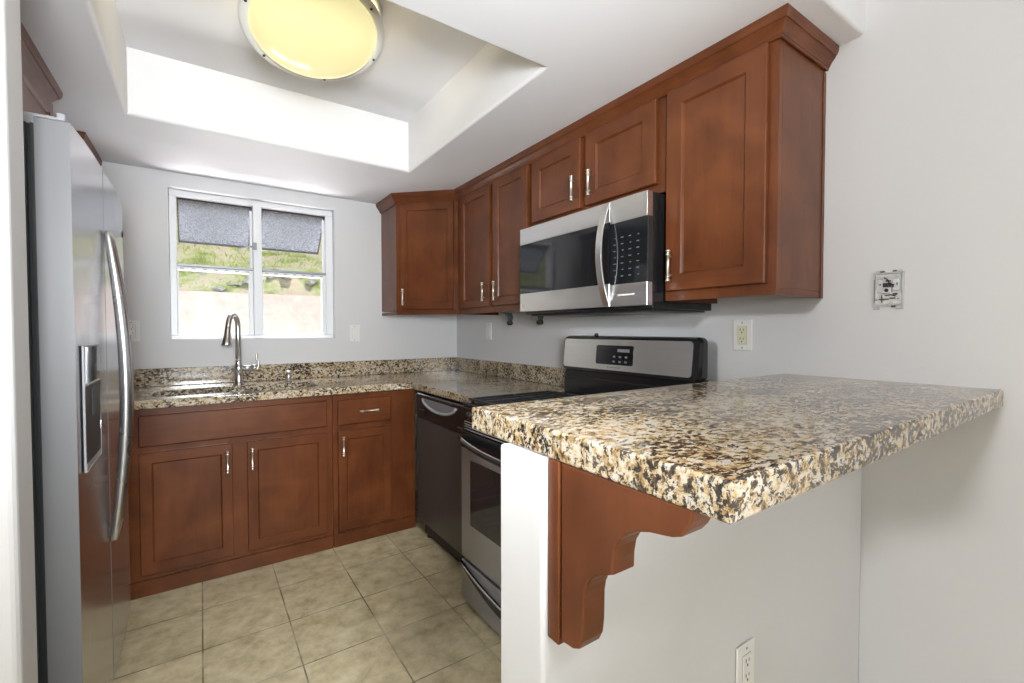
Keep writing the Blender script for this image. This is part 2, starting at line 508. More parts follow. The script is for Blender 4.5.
# kitchen ceiling: dropped slab with a deep tray
RX0, RX1, RY0, RY1 = -.241, .999, 1.2595, 2.515
tmp = bmesh.new()
def rect(x0, x1, y0, y1, z): return [tmp.verts.new((x, y, z)) for x, y in ((x0, y0), (x1, y0), (x1, y1), (x0, y1))]
o_ = rect(-4.5, XR, .562, YB, ZS); i_ = rect(RX0, RX1, RY0, RY1, ZS); t_ = rect(RX0, RX1, RY0, RY1, ZT); u_ = rect(-4.5, XR, .562, YB, 2.52)
lips = []
for k in range(4):
    j = (k + 1) % 4
    tmp.faces.new([o_[k], o_[j], i_[j], i_[k]]); tmp.faces.new([i_[k], i_[j], t_[j], t_[k]]); tmp.faces.new([o_[j], o_[k], u_[k], u_[j]])
tmp.faces.new(t_); tmp.faces.new(u_)
tmp.edges.ensure_lookup_table()
for k in range(4):
    j = (k + 1) % 4
    lips.append([e for e in i_[k].link_edges if e.other_vert(i_[k]) is i_[j]][0])
lips.append([e for e in o_[0].link_edges if e.other_vert(o_[0]) is o_[1]][0])
bmesh.ops.recalc_face_normals(tmp, faces=tmp.faces)
bmesh.ops.bevel(tmp, geom=lips, offset=.012, segments=4, profile=.5, affect='EDGES')
b = MB(); b.merge(tmp, 0)
struct(b.build('ceiling', M['ceil']), 'white dropped kitchen ceiling with a deep rectangular recess', 'ceiling')
struct(MB().box(-4.5, XR, -5.52, .5618, ZC, 2.52).build('ceiling_dining', M['ceil']), 'white ceiling in front of the dropped kitchen ceiling', 'ceiling')

# ---------------------------------------------------------------- window
w = bpy.data.objects.new('window_1', None); COL.objects.link(w); w.location = (.31, 3.34, WZ0)
struct(w, 'white two-part window over the sink with tilted upper panes', 'window')
FY0, FY1 = 3.335, 3.40
b = MB()
b.box(WX0 + .0005, WX0 + .034, FY0, FY1, WZ0 + .0225, WZ1 - .0365, .003); b.box(WX1 - .046, WX1 - .0005, FY0, FY1, WZ0 + .0225, WZ1 - .0365, .003)
b.box(WX0 + .0005, WX1 - .0005, FY0, FY1, WZ1 - .036, WZ1 - .0005, .003); b.box(WX0 + .0005, WX1 - .0005, FY0, FY1, WZ0 + .0005, WZ0 + .022, .003)
b.build('window_frame', M['vinyl'], w)
MX0, MX1 = .282, .331
MB().box(MX0, MX1, FY0 - .012, FY1, WZ0 + .0225, WZ1 - .0365, .004).build('mullion', M['vinyl'], w)
PX = ((WX0 + .0345, MX0 - .001), (MX1 + .001, WX1 - .0465))
for (x0, x1) in PX:
    # sash stiles
    b = MB()
    b.box(x0, x0 + .005, FY0 + .008, FY1 - .01, WZ0 + .034, 1.592, .001); b.box(x1 - .024, x1, FY0 + .008, FY1 - .01, WZ0 + .034, 1.6, .003)
    b.box(x1 - .014, x1, FY0 + .03, FY1 - .01, 1.63, WZ1 - .04, .003)
    b.box(x0, x1, FY0 + .008, FY1 - .01, WZ0 + .0225, WZ0 + .0335, .003)
    b.build('sash', M['vinyl'], w)
    b = MB(); b.box(x0, x1, FY0 - .004, FY1 - .005, 1.592, 1.612, .003); rl = b.build('rail', M['vinyl'], w)
    MB().box(x0, x1, FY0 - .008, FY1 - .005, 1.6125, 1.628, .002).build('track', M['alu'], rl)
    b = MB()
    nn = 7
    for k in range(nn):
        cx = x0 + (x1 - x0) * (k + .5) / nn
        b.box(cx - .014, cx + .006, FY0 - .0055, FY0 - .003, 1.599, 1.604)
    b.build('slots', M['alu'], rl)
    MB().box(x0 + .005, x1 - .024, 3.365, 3.369, WZ0 + .033, 1.593).build('lower_pane', M['pane'], w)
    # hopper pane hinged at the top, its lower edge swung outwards
    ang = math.atan2(.21, .215); Lp = .300
    R = Matrix.Translation(Vector(((x0 + x1) / 2, 3.352, 2.016))) @ Matrix.Rotation(ang, 4, 'X')
    hw = (x1 - x0) / 2 - .002
    def rbox(mb, a0, a1, c0, c1, d0, d1, bev=0):
        t2 = MB().box(a0, a1, c0, c1, d0, d1, bev); me = t2.bm; mb.merge(me, 0, R)
    b = MB(); rbox(b, -hw + .004, hw - .004, -.002, .002, -Lp, -.004); up = b.build('upper_pane', M['hazy'], w)
    b = MB()
    rbox(b, -hw, -hw + .006, -.006, .006, -Lp, 0); rbox(b, hw - .006, hw, -.006, .006, -Lp, 0)
    rbox(b, -hw, hw, -.006, .006, -.006, 0); rbox(b, -hw, hw, -.008, .008, -Lp - .012, -Lp)
    b.build('pane_edge', M['slot'], up)
b = MB(); b.tube([(MX0 - .075, 3.42, 1.757), (MX0 - .03, 3.37, 1.765), (MX0 - .004, 3.332, 1.765)], .006, 8)
b.box(MX0 - .004, MX0 + .02, 3.312, 3.326, 1.745, 1.79, .003)
b.build('latch', M['greyplastic'], w)

# ---------------------------------------------------------------- the yard behind the window
b = MB()
tmp = bmesh.new()
nx, ny = 46, 34
grid = [[None] * (ny + 1) for _ in range(nx + 1)]
for i in range(nx + 1):
    for j in range(ny + 1):
        x = -5 + 11 * i / nx; y = 6.205 + 9 * (j / ny) ** 1.3
        z = 1.70 + (y - 6.22) * .52 + .10 * math.sin(x * 1.7 + y) + .06 * math.sin(x * 4.1 - y * 2.3) + random.uniform(-.04, .04)
        if j == 0: z = 1.2
        if j == 1: z = min(z, 1.70)
        grid[i][j] = tmp.verts.new((x, y, z))
for i in range(nx):
    for j in range(ny):
        f = tmp.faces.new([grid[i][j], grid[i + 1][j], grid[i + 1][j + 1], grid[i][j + 1]]); f.smooth = True
b.merge(tmp, 0)
struct(b.build('hillside', M['soil']), 'grassy earth bank rising behind the window', 'hillside')
struct(MB().box(-5, 6, YB + .15, 6.3, -.3, -.02).build('ground', M['blockwall']), 'pale ground outside the window', 'ground')
b = MB(); b.box(-5, 6.4, 6.0, 6.2, -.02, 1.66, .01)
tag(b.build('retaining_wall', M['blockwall']), 'pale sunlit retaining wall outside the kitchen window', 'wall', kind='structure')
b = MB()
for k in range(9000):
    x = random.uniform(-3.2, 4.2); y = 6.34 + abs(random.gauss(0, 1.0)) * 1.1
    if math.sin(x * 2.3 + 1.0) + math.sin(x * 5.1 + y * 2) + random.uniform(-1, 1) < .1: continue
    z = 1.68 + (y - 6.22) * .52 + .10 * math.sin(x * 1.7 + y) + .06 * math.sin(x * 4.1 - y * 2.3)
    a = random.uniform(0, 2 * PI); h = random.uniform(.03, .09); ww = random.uniform(.004, .008)
    dx, dy = math.cos(a) * ww, math.sin(a) * ww; lx, ly = random.uniform(-.03, .03), random.uniform(-.03, .01)
    v = [b.bm.verts.new((x - dx, y - dy, z)), b.bm.verts.new((x + dx, y + dy, z)), b.bm.verts.new((x + lx + dx * .5, y + ly, z + h * .7)), b.bm.verts.new((x + lx * 1.8, y + ly * 1.6, z + h))]
    b.bm.faces.new([v[0], v[1], v[2]]); b.bm.faces.new([v[0], v[2], v[3]])
tag(b.build('grass', M['grass']), 'green grass tufts on the bank outside the window', 'grass', kind='stuff')
b = MB()
for k in range(170):
    x = random.uniform(-2.5, 3.5); y = random.uniform(6.30, 6.75)
    z = 1.68 + (y - 6.22) * .52 + .10 * math.sin(x * 1.7 + y) + .06 * math.sin(x * 4.1 - y * 2.3)
    t2 = bmesh.new(); bmesh.ops.create_icosphere(t2, subdivisions=1, radius=random.uniform(.03, .09))
    for v in t2.verts: v.co = Vector((v.co.x * 1.4 * random.uniform(.8, 1.2), v.co.y * random.uniform(.8, 1.2), v.co.z * .6 * random.uniform(.7, 1.2)))
    b.merge(t2, 0, Matrix.Translation((x, y, z)) @ Matrix.Rotation(random.uniform(0, 6), 4, 'Z'))
tag(b.build('rubble', M['stone']), 'grey stone rubble along the top of the retaining wall', 'rubble', kind='stuff')


# ================================================================ CABINETS
def shaker(O, u, n, wd, h, stile=.045, rail=.048, t=.02, depth=.009):
    """recessed-panel door: O = lower corner on the back plane, u = width direction, n = outward"""
    O, u, n = Vector(O), Vector(u).normalized(), Vector(n).normalized(); zz = Vector((0, 0, 1))
    mb = MB()
    def P(a, c, d): return O + u * a + zz * c + n * d
    e = .003
    rings = [[(0, 0, 0), (wd, 0, 0), (wd, h, 0), (0, h, 0)],
             [(0, 0, t - e), (wd, 0, t - e), (wd, h, t - e), (0, h, t - e)],
             [(e, e, t), (wd - e, e, t), (wd - e, h - e, t), (e, h - e, t)],
             [(stile, rail, t), (wd - stile, rail, t), (wd - stile, h - rail, t), (stile, h - rail, t)],
             [(stile + .003, rail + .003, t - .003), (wd - stile - .003, rail + .003, t - .003), (wd - stile - .003, h - rail - .003, t - .003), (stile + .003, h - rail - .003, t - .003)],
             [(stile + .007, rail + .007, t - depth), (wd - stile - .007, rail + .007, t - depth), (wd - stile - .007, h - rail - .007, t - depth), (stile + .007, h - rail - .007, t - depth)]]
    V = [[mb.bm.verts.new(P(*p)) for p in r] for r in rings]
    mb.bm.faces.new(V[0][::-1]); mb.bm.faces.new(V[-1])
    for A, B in zip(V, V[1:]):
        for k in range(4):
            f = mb.bm.faces.new([A[k], A[(k + 1) % 4], B[(k + 1) % 4], B[k]])
            if A is V[2] and k in (0, 2): f.material_index = 1
    return mb


def slab_front(O, u, n, wd, h, t=.02):
    O, u, n = Vector(O), Vector(u).normalized(), Vector(n).normalized(); zz = Vector((0, 0, 1))
    mb = MB(); e = .005
    def P(a, c, d): return O + u * a + zz * c + n * d
    V = [[mb.bm.verts.new(P(*p)) for p in r] for r in (
        [(0, 0, 0), (wd, 0, 0), (wd, h, 0), (0, h, 0)], [(0, 0, t - e), (wd, 0, t - e), (wd, h, t - e), (0, h, t - e)], [(e, e, t), (wd - e, e, t), (wd - e, h - e, t), (e, h - e, t)])]
    mb.bm.faces.new(V[0][::-1]); mb.bm.faces.new(V[-1])
    for A, B in zip(V, V[1:]):
        for k in range(4): mb.bm.faces.new([A[k], A[(k + 1) % 4], B[(k + 1) % 4], B[k]])
    return mb


def pull(C, d, n, parent, L=.110, stand=.021):
    """bar pull with ringed ends: C = centre on the door face, d = bar direction, n = outward"""
    C, d, n = Vector(C), Vector(d).normalized(), Vector(n).normalized()
    mb = MB(); c = C + n * stand
    r = .0058
    prof = [(0, -L / 2), (r * 1.35, -L / 2), (r * 1.5, -L / 2 + .003), (r * 1.35, -L / 2 + .007), (r, -L / 2 + .009), (r, -L / 2 + .013), (r * 1.5, -L / 2 + .0145), (r * 1.5, -L / 2 + .018), (r, -L / 2 + .02),
            (r, L / 2 - .02), (r * 1.5, L / 2 - .018), (r * 1.5, L / 2 - .0145), (r, L / 2 - .013), (r, L / 2 - .009), (r * 1.35, L / 2 - .007), (r * 1.5, L / 2 - .003), (r * 1.35, L / 2), (0, L / 2)]
    mb.lathe(prof, c, d, 14)
    for s_ in (-1, 1):
        q = C + d * s_ * (L / 2 - .022)
        mb.tube([q + n * .0005, q + n * (stand)], .0042, 10)
    return mb.build('handle', M['nickel'], parent)


WD = [M['wood'], M['woodh']]
ZU0, ZU1 = 1.337, 2.1405
XF = 1.399  # upper face frame plane


def upper_carcass(y0, y1, z0, root):
    b = MB()
    b.box(XF + .0202, XR - .002, y0, y1, z0 + .0205, ZU1, .0005, 1)
    # face frame
    b.box(XF, XF + .02, y0, y1, z0, ZU1, .001, 1)
    b.box(XF + .02, XR - .002, y0, y0 + .018, z0, z0 + .02); b.box(XF + .02, XR - .002, y1 - .018, y1, z0, z0 + .02)
    return b.build('carcass', M['wood'], root)


def upper_door(root, y0, y1, z0, z1, hy, hz, stile=.062):
    d = shaker((XF - .001, y1, z0), (0, -1, 0), (-1, 0, 0), y1 - y0, z1 - z0, stile, stile * .9).build('door', WD, root)
    pull((XF - .0205, hy, hz), (0, 0, 1), (-1, 0, 0), d)


ZD1 = 2.074
c = thing('kitchen_cabinet', 'tall one-door cherry wall cabinet at the open end of the run, beside the microwave', 'cabinet', (1.55, .86, ZU0), 'cherry wall cabinets over the range wall')
upper_carcass(.668, 1.0565, ZU0, c); upper_door(c, .694, 1.043, 1.371, ZD1, 1.016, 1.458)
MB().box(XR - .018, XR - .0015, .6655, .6675, ZU0, 2.07).build('scribe_strip', M['wood'], c)
c = thing('kitchen_cabinet', 'short two-door cherry wall cabinet directly above the microwave', 'cabinet', (1.55, 1.46, 1.735), 'cherry wall cabinets over the range wall')
upper_carcass(1.0575, 1.862, 1.735, c)
upper_door(c, 1.089, 1.458, 1.768, ZD1, 1.418, 1.855); upper_door(c, 1.49, 1.845, 1.768, ZD1, 1.523, 1.858)
c = thing('kitchen_cabinet', 'tall two-door cherry wall cabinet between the microwave and the corner cabinet', 'cabinet', (1.55, 2.26, ZU0), 'cherry wall cabinets over the range wall')
upper_carcass(1.873, 2.669, ZU0, c)
upper_door(c, 1.882, 2.215, 1.371, ZD1, 2.174, 1.453, .05); upper_door(c, 2.252, 2.612, 1.371, ZD1, 2.298, 1.457, .05)
# diagonal corner cabinet
c = thing('corner_cabinet', 'angled one-door cherry wall cabinet in the corner by the window', 'cabinet', (1.45, 3.03, ZU0), 'cherry wall cabinets over the range wall')
A_, B_ = Vector((1.092, 2.978, 0)), Vector((XF, 2.671, 0))
b = MB()
b.prism([(1.092, YB - .002), (1.092, 2.978), (XF, 2.671), (XR - .002, 2.671), (XR - .002, YB - .002)], 'z', ZU0 + .0305, ZU1)
ud = (B_ - A_).normalized(); nd = Vector((-ud.y * -1, ud.x * -1, 0)); nd = Vector((-.7071, -.7071, 0))
def dq(a, dpt): p = A_ + ud * a - nd * dpt; return (p.x, p.y)
Ld = (B_ - A_).length
b.prism([dq(0, 0), dq(Ld, 0), dq(Ld, .02), dq(0, .02)], 'z', ZU0, ZU0 + .03)
b.prism([(1.092, YB - .002), (1.092, 2.978), (1.108, 2.985), (1.108, YB - .002)], 'z', ZU0, ZU0 + .02)
b.build('carcass', M['wood'], c)
o = A_ + ud * .040 + nd * .0005
d = shaker((o.x, o.y, 1.371), ud, nd, .368, ZD1 - 1.371, .040, .046).build('door', WD, c)
o = A_ + ud * .062 + nd * .0205
pull((o.x, o.y, 1.452), (0, 0, 1), nd, d)


# crown mouldings
CROWN = [(0.0, 2.0765), (.005, 2.0765), (.007, 2.080), (.007, 2.084), (.0085, 2.0845), (.011, 2.091), (.016, 2.099), (.022, 2.106), (.026, 2.110), (.026, 2.114), (.029, 2.1145), (.032, 2.121), (.034, 2.129), (.035, 2.1415), (0.0, 2.1415)]


def crown(path, name, label, start_cap=True):
    """path: xy points with the cabinets on the right-hand side while walking; the profile steps out to the other side"""
    b = MB(); P = [Vector(p) for p in path]; rings = []
    for i, p in enumerate(P):
        d0 = (P[i] - P[i - 1]).normalized() if i > 0 else None
        d1 = (P[i + 1] - P[i]).normalized() if i < len(P) - 1 else None
        nn = [Vector((-d.y, d.x)) for d in (d0, d1) if d is not None]
        if len(nn) == 2:
            m = (nn[0] + nn[1]).normalized(); k = 1 / max(.3, m.dot(nn[0]))
        else: m = nn[0]; k = 1
        rings.append([b.bm.verts.new((p.x + m.x * k * o, p.y + m.y * k * o, z)) for o, z in CROWN])
    n = len(CROWN)
    for A, B in zip(rings, rings[1:]):
        for k in range(n): b.bm.faces.new([A[k], A[(k + 1) % n], B[(k + 1) % n], B[k]])
    b.bm.faces.new(rings[0]); b.bm.faces.new(rings[-1][::-1])
    return tag(b.build(name, M['woodh']), label, 'molding')


g = .003
crown([(1.092 - g, YB - .001), (1.092 - g, 2.978 - g), (XF - g, 2.671 - g), (XF - g, .668 - g), (XR - .001, .668 - g)][::-1], 'crown_molding',
      'stepped cherry crown molding along the top of the range wall cabinets')

# cabinets over the refrigerator
c = thing('fridge_top_cabinet', 'cherry wall cabinet above the refrigerator, mostly hidden', 'cabinet', (-.77, 2.0, 1.80))
MB().box(-1.078, -.462, 1.56, 2.395, 1.80, ZU1, .002, 1).build('carcass', M['wood'], c)
for y0, y1, hy in ((1.575, 1.97, 1.93), (1.985, 2.38, 2.03)):
    d = shaker((-.4615, y0, 1.83), (0, 1, 0), (1, 0, 0), y1 - y0, ZD1 - 1.83).build('door', WD, c)
crown([(-.462 + g, 1.56), (-.462 + g, 2.395 + g), (-1.077, 2.395 + g)][::-1], 'crown_molding', 'short piece of cherry crown molding above the refrigerator')
c = thing('corner_cabinet', 'cherry wall cabinet beyond the refrigerator, only its top edge showing', 'cabinet', (-.77, 3.08, ZU0))
MB().box(-1.078, -.462, 2.885, YB - .002, ZU0, ZU1, .002, 1).build('carcass', M['wood'], c)
shaker((-.4615, 2.90, 1.37), (0, 1, 0), (1, 0, 0), .36, ZD1 - 1.37).build('door', WD, c)
crown([(-1.077, 2.885 - g), (-.462 + g, 2.885 - g), (-.462 + g, YB - .001)][::-1], 'crown_molding', 'short piece of cherry crown molding in the corner beyond the refrigerator')

# base cabinets along the window wall
YF = 2.676   # face frame plane
def base_carcass(x0, x1, root, stiles, rails, xside=None):
    b = MB()
    for xa, xb in stiles: b.box(xa, xb, YF, YF + .02, .075, .873, .001, 1)
    for xa, xb, za, zb in rails: b.box(xa, xb, YF, YF + .02, za, zb, .001, 1)
    b.box(x0, x0 + .016, YF + .02, YB - .003, .0, .873); b.box(x1 - .016, x1, YF + .02, YB - .003, .0, .873)
    b.box(x0 + .016, x1 - .016, YF + .02, YB - .02, .09, .106); b.box(x0 + .016, x1 - .016, YB - .02, YB - .004, .09, .66)
    return b.build('carcass', M['wood'], root)


c = thing('sink_base_cabinet', 'cherry base cabinet with a long false front and two doors under the sink', 'cabinet', (.07, 2.97, 0))
base_carcass(-.43, .603, c, ((-.43, -.235), (.112, .195), (.568, .603)), ((-.235, .112, .075, .112), (.195, .568, .075, .112), (-.235, .112, .655, .705), (.195, .568, .655, .705), (-.235, .112, .835, .873), (.195, .568, .835, .873)))
d = slab_front((-.243, YF - .0005, .696), (1, 0, 0), (0, -1, 0), .815, .146).build('false_front', M['woodh'], c)
d = shaker((-.243, YF - .0005, .102), (1, 0, 0), (0, -1, 0), .365, .566).build('door', WD, c); pull((.100, YF - .0205, .581), (0, 0, 1), (0, -1, 0), d)
d = shaker((.186, YF - .0005, .102), (1, 0, 0), (0, -1, 0), .386, .564).build('door', WD, c); pull((.207, YF - .0205, .579), (0, 0, 1), (0, -1, 0), d)
MB().box(-.43, .603, YF - .006, YF + .0, 0, .0745, .002, 1).build('toe_board', M['woodh'], c)
c = thing('drawer_base_cabinet', 'narrow cherry base cabinet with one drawer over one door, beside the dishwasher', 'cabinet', (.83, 2.97, 0))
base_carcass(.605, 1.094, c, ((.605, .64), (.928, 1.094)), ((.64, .928, .075, .112), (.64, .928, .655, .70), (.64, .928, .835, .873)))
d = slab_front((.630, YF - .0005, .694), (1, 0, 0), (0, -1, 0), .307, .146).build('drawer', M['woodh'], c); pull((.800, YF - .0205, .767), (1, 0, 0), (0, -1, 0), d, .11)
d = shaker((.630, YF - .0005, .095), (1, 0, 0), (0, -1, 0), .306, .568).build('door', WD, c); pull((.654, YF - .0205, .578), (0, 0, 1), (0, -1, 0), d)
MB().box(.605, 1.094, YF - .006, YF + .0, 0, .0745, .002, 1).build('toe_board', M['woodh'], c)

# ================================================================ COUNTERS
SINK = (-.205, .555, 2.745, 3.045)
c = thing('countertop', 'brown and gold granite counter running around the corner, with a sink cut-out', 'countertop', (.4, 2.96, .874))
MB().plate([(-.43, 2.64), (1.06, 2.64), (1.06, 1.808), (XR - .0015, 1.808), (XR - .0015, YB - .0015), (-.43, YB - .0015)],
           [rrect(SINK[0], SINK[1], SINK[2], SINK[3], .06)], .874, .914, .006).build('slab', M['granite'], c)
MB().box(-.43, XR - .022, YB - .0215, YB - .002, .9145, 1.016, .003).build('backsplash', M['granite'], c)
MB().box(XR - .0215, XR - .002, 1.808, YB - .002, .9145, 1.016, .003).build('backsplash', M['granite'], c)
tag(MB().plate([(.438, .25), (XR - .0015, .25), (XR - .0015, .785), (.446, .795)], [], 1.0335, 1.078, .004).build('bar_top', M['granite']),
    'large speckled granite bar top overhanging the white half wall', 'countertop')

# corbel
c = thing('corbel', 'brown wooden corbel with stepped curves holding up the bar top', 'corbel', (.477, .547, .745))
MB().box(.4405, .490, .5205, .5475, .752, 1.0332, .002, 1).build('back_plate', M['corbelwood'], c)
prof = [(.528, .755), (.500, .7585), (.488, .765), (.481, .779), (.4785, .800), (.4775, .845), (.475, .860), (.468, .875), (.458, .886), (.446, .893), (.422, .905), (.4215, .925), (.418, .944), (.410, .958), (.397, .970),
        (.380, .979), (.362, .985), (.345, .988), (.330, .991), (.318, .996), (.310, 1.006), (.304, 1.018), (.302, 1.036), (.528, 1.036)]
prof = [(min(y * .982, .52), 1.231 - (1.231 - z) * .982 - (.0065 if z > 1.03 else .003)) for y, z in prof]
MB().prism(prof, 'x', .443, .4875, .003).build('bracket', M['corbelwood'], c)


# sink
c = thing('sink', 'double-bowl stainless steel sink set under the counter by the window', 'sink', (.175, 2.9, .68))
def bowl(x0, x1, y0, y1, z0, z1):
    b = MB(); t = .004; L = [(rrect(x0, x1, y0, y1, .06), z1), (rrect(x0 + .003, x1 - .003, y0 + .003, y1 - .003, .06), z0 + .04), (rrect(x0 + .03, x1 - .03, y0 + .03, y1 - .03, .045), z0 + .004), (rrect((x0 + x1) / 2 - .03, (x0 + x1) / 2 + .03, (y0 + y1) / 2 - .03, (y0 + y1) / 2 + .03, .029), z0)]
    R_ = [[b.bm.verts.new((p[0], p[1], z)) for p in pts] for pts, z in L]; n = len(R_[0])
    for A, B in zip(R_, R_[1:]):
        for k in range(n):
            f = b.bm.faces.new([A[k], A[(k + 1) % n], B[(k + 1) % n], B[k]]); f.smooth = True
    b.bm.faces.new(R_[-1])
    fl = rrect(x0 - .02, x1 + .02, y0 - .02, y1 + .02, .07); F = [b.bm.verts.new((p[0], p[1], z1)) for p in fl]
    for k in range(n): b.bm.faces.new([R_[0][k], R_[0][(k + 1) % n], F[(k + 1) % n], F[k]])
    o = b.build('bowl', M['sink'], c)
    s_ = o.modifiers.new('thickness', 'SOLIDIFY'); s_.thickness = .002; s_.offset = -1
    MB().lathe([(.0, .001), (.012, .001), (.018, .004), (.038, .005), (.04, .001)], ((x0 + x1) / 2, (y0 + y1) / 2, z0), seg=20).build('drain', M['chrome'], o)
bowl(-.20, .15, 2.75, 3.04, .69, .8715); bowl(.20, .55, 2.75, 3.04, .69, .8715)

# faucet
fx, fy = .180, 3.115
c = thing('faucet', 'tall brushed gooseneck faucet with a side lever behind the sink', 'faucet', (fx, fy, .9145))
MB().lathe([(0, 0), (.029, 0), (.029, .004), (.025, .010), (.021, .022), (.019, .05), (.0185, .075), (.022, .080), (.0225, .108), (.018, .113), (.016, .125), (.016, .15), (0, .15)], (fx, fy, .9146), seg=24).build('base', M['faucet'], c)
pts = [(fx, fy, 1.06), (fx, fy, 1.20), (fx, fy, 1.25)]
dv = Vector((-.50, -.86, 0))
Rn = .052
for k in range(1, 13):
    a = PI * k / 12 * .94
    q = Vector((fx, fy, 1.25)) + dv * (Rn * (1 - math.cos(a))) + Vector((0, 0, Rn * math.sin(a) * 1.35)); pts.append(tuple(q))
last = Vector(pts[-1]); pts.append(tuple(last + Vector((dv.x * .006, dv.y * .006, -.02))))
MB().tube(pts, .0145, 16).build('spout', M['faucet'], c)
p0 = Vector(pts[-1]); dn = (dv * .16 + Vector((0, 0, -1))).normalized()
MB().lathe([(0, -.004), (.0135, -.004), (.015, .004), (.0155, .025), (.018, .045), (.025, .082), (.0265, .092), (.024, .098), (0, .098)], p0, dn, 20).build('spray_head', M['faucet'], c)
b = MB(); b.tube([(fx + .015, fy, 1.010), (fx + .075, fy, 1.010)], [.016, .0175], 16); b.lathe([(0, 0), (.0175, 0), (.0185, .008), (.014, .018), (0, .02)], (fx + .075, fy, 1.010), (1, 0, 0), 16)
hn = b.build('lever_hub', M['faucet'], c)
MB().tube([(fx + .084, fy, 1.005), (fx + .096, fy, 1.0), (fx + .104, fy, 1.02), (fx + .100, fy, 1.045), (fx + .092, fy, 1.065), (fx + .094, fy, 1.085), (fx + .100, fy, 1.095)], [.006, .0065, .0065, .006, .0055, .005, .004], 10).build('lever', M['faucet'], hn)
c = thing('soap_dispenser', 'small brushed soap dispenser pump standing on the counter beside the faucet lever', 'dispenser', (.452, 3.15, .9145))
MB().lathe([(0, 0), (.017, 0), (.017, .004), (.012, .010), (.0105, .040), (.0105, .042), (0, .042)], (.452, 3.15, .9146), seg=18).build('collar', M['faucet'], c)
b = MB(); b.lathe([(0, .042), (.008, .042), (.008, .05), (.017, .052), (.018, .060), (.014, .064), (0, .065)], (.452, 3.15, .9146), seg=18)
b.tube([(.452, 3.15, .970), (.446, 3.115, .972), (.445, 3.108, .966)], [.006, .0055, .005], 8)
b.build('pump', M['faucet'], c)

# ================================================================ REFRIGERATOR
FX, FN, FG, FF, FT = -.25, 1.552, 1.932, 2.462, 1.746
c = thing('refrigerator', 'tall stainless side-by-side refrigerator with bowed handles and a water dispenser', 'refrigerator', (-.66, 2.0, 0))
b = MB(); b.box(-1.06, -.345, FN + .006, FF - .006, .03, FT - .02, .006); b.build('case', M['casegrey'], c)
b = MB()
for x0, x1, e in ((-.3445, -.338, .006), (-.338, -.331, .012), (-.331, -.3235, .007)): b.box(x0, x1, FN + e, FF - e, .09, FT - .016, .001, 1)
b.build('gasket', M['gasket'], c)
def fdoor(y0, y1, name):
    # slightly bowed front in plan
    n = 10; pts = []
    for k in range(n + 1):
        s_ = k / n; pts.append((FX - .010 * (2 * ((y0 + (y1 - y0) * s_) - FN) / (FF - FN) - 1) ** 4, y0 + (y1 - y0) * s_))
    pts = pts + [(-.323, y1), (-.323, y0)]
    b = MB(); b.prism(pts, 'z', .085, FT, .005, 0, 3)
    for f in b.bm.faces: f.smooth = False
    o = b.build(name, [M['steelz'], M['sidegrey']], c)
    for p in o.data.polygons:
        if abs(p.normal.y) > .8: p.material_index = 1
    return o
fd = fdoor(FN, FG - .006, 'freezer_door'); rd = fdoor(FG + .006, FF, 'fridge_door')
def fhandle(y, parent):
    pts = []; rs = []
    for k in range(61):
        s_ = k / 60; z = 1.545 - s_ * .985
        pts.append((FX + .010 + .038 * math.sin(PI * s_) ** .9, y, z)); rs.append(.009 + .008 * math.sin(PI * s_) ** .6)
    b = MB(); b.tube(pts, rs, 32)
    return b.build('handle', M['handle'], parent)
fhandle(FG - .020, fd); fhandle(FG + .022, rd)
# water and ice dispenser on the freezer door
DY_, DZ_ = (1.588, 1.800), (.862, 1.192)
MB().box(FX - .004, FX + .0008, DY_[0], DY_[1], DZ_[0], DZ_[1], .0005, 1).build('dispenser', M['greyplastic'], fd)
MB().box(FX + .0009, FX + .0016, DY_[0] + .003, DY_[1] - .003, 1.092, 1.188).build('display', M['display'], fd)
MB().box(FX + .0009, FX + .0013, DY_[0] + .003, DY_[1] - .006, .868, 1.086).build('recess', M['blackm'], fd)
b = MB(); b.tube([(FX + .0015, DY_[0] + .03, 1.0885), (FX + .0015, DY_[1] - .004, 1.0885), (FX + .0015, DY_[1] - .004, .8655), (FX + .0015, DY_[0] + .002, .8655)], .0022, 8)
b.build('recess_rim', M['chrome'], fd)
MB().box(FX + .0014, FX + .0024, DY_[0] + .004, DY_[1] - .01, .870, .884).build('drip_tray', M['greyplastic'], fd)
MB().box(FX + .0014, FX + .004, 1.665, 1.705, 1.00, 1.075, .001, 1).build('paddle', M['casegrey'], fd)
b = MB(); b.box(-.40, -.268, FN + .01, FN + .06, FT - .018, FT + .010, .004); b.box(-.285, -.268, FN + .004, FN + .055, FT + .0005, FT + .018, .003)
b.build('hinge_cover', M['greyplastic'], c)
MB().box(-.40, -.268, FF - .06, FF - .01, FT - .018, FT + .010, .004).build('hinge_cover', M['greyplastic'], c)
MB().box(-1.04, -.335, FN + .02, FF - .02, .004, .0295, .003).build('base_grille', M['blackm'], c)
MB().lathe([(0, 0), (.013, 0), (.013, .003), (.010, .005), (0, .005)], (FX - .0065, 2.385, 1.615), (1, 0, 0), 18).build('badge', M['slot'], rd)

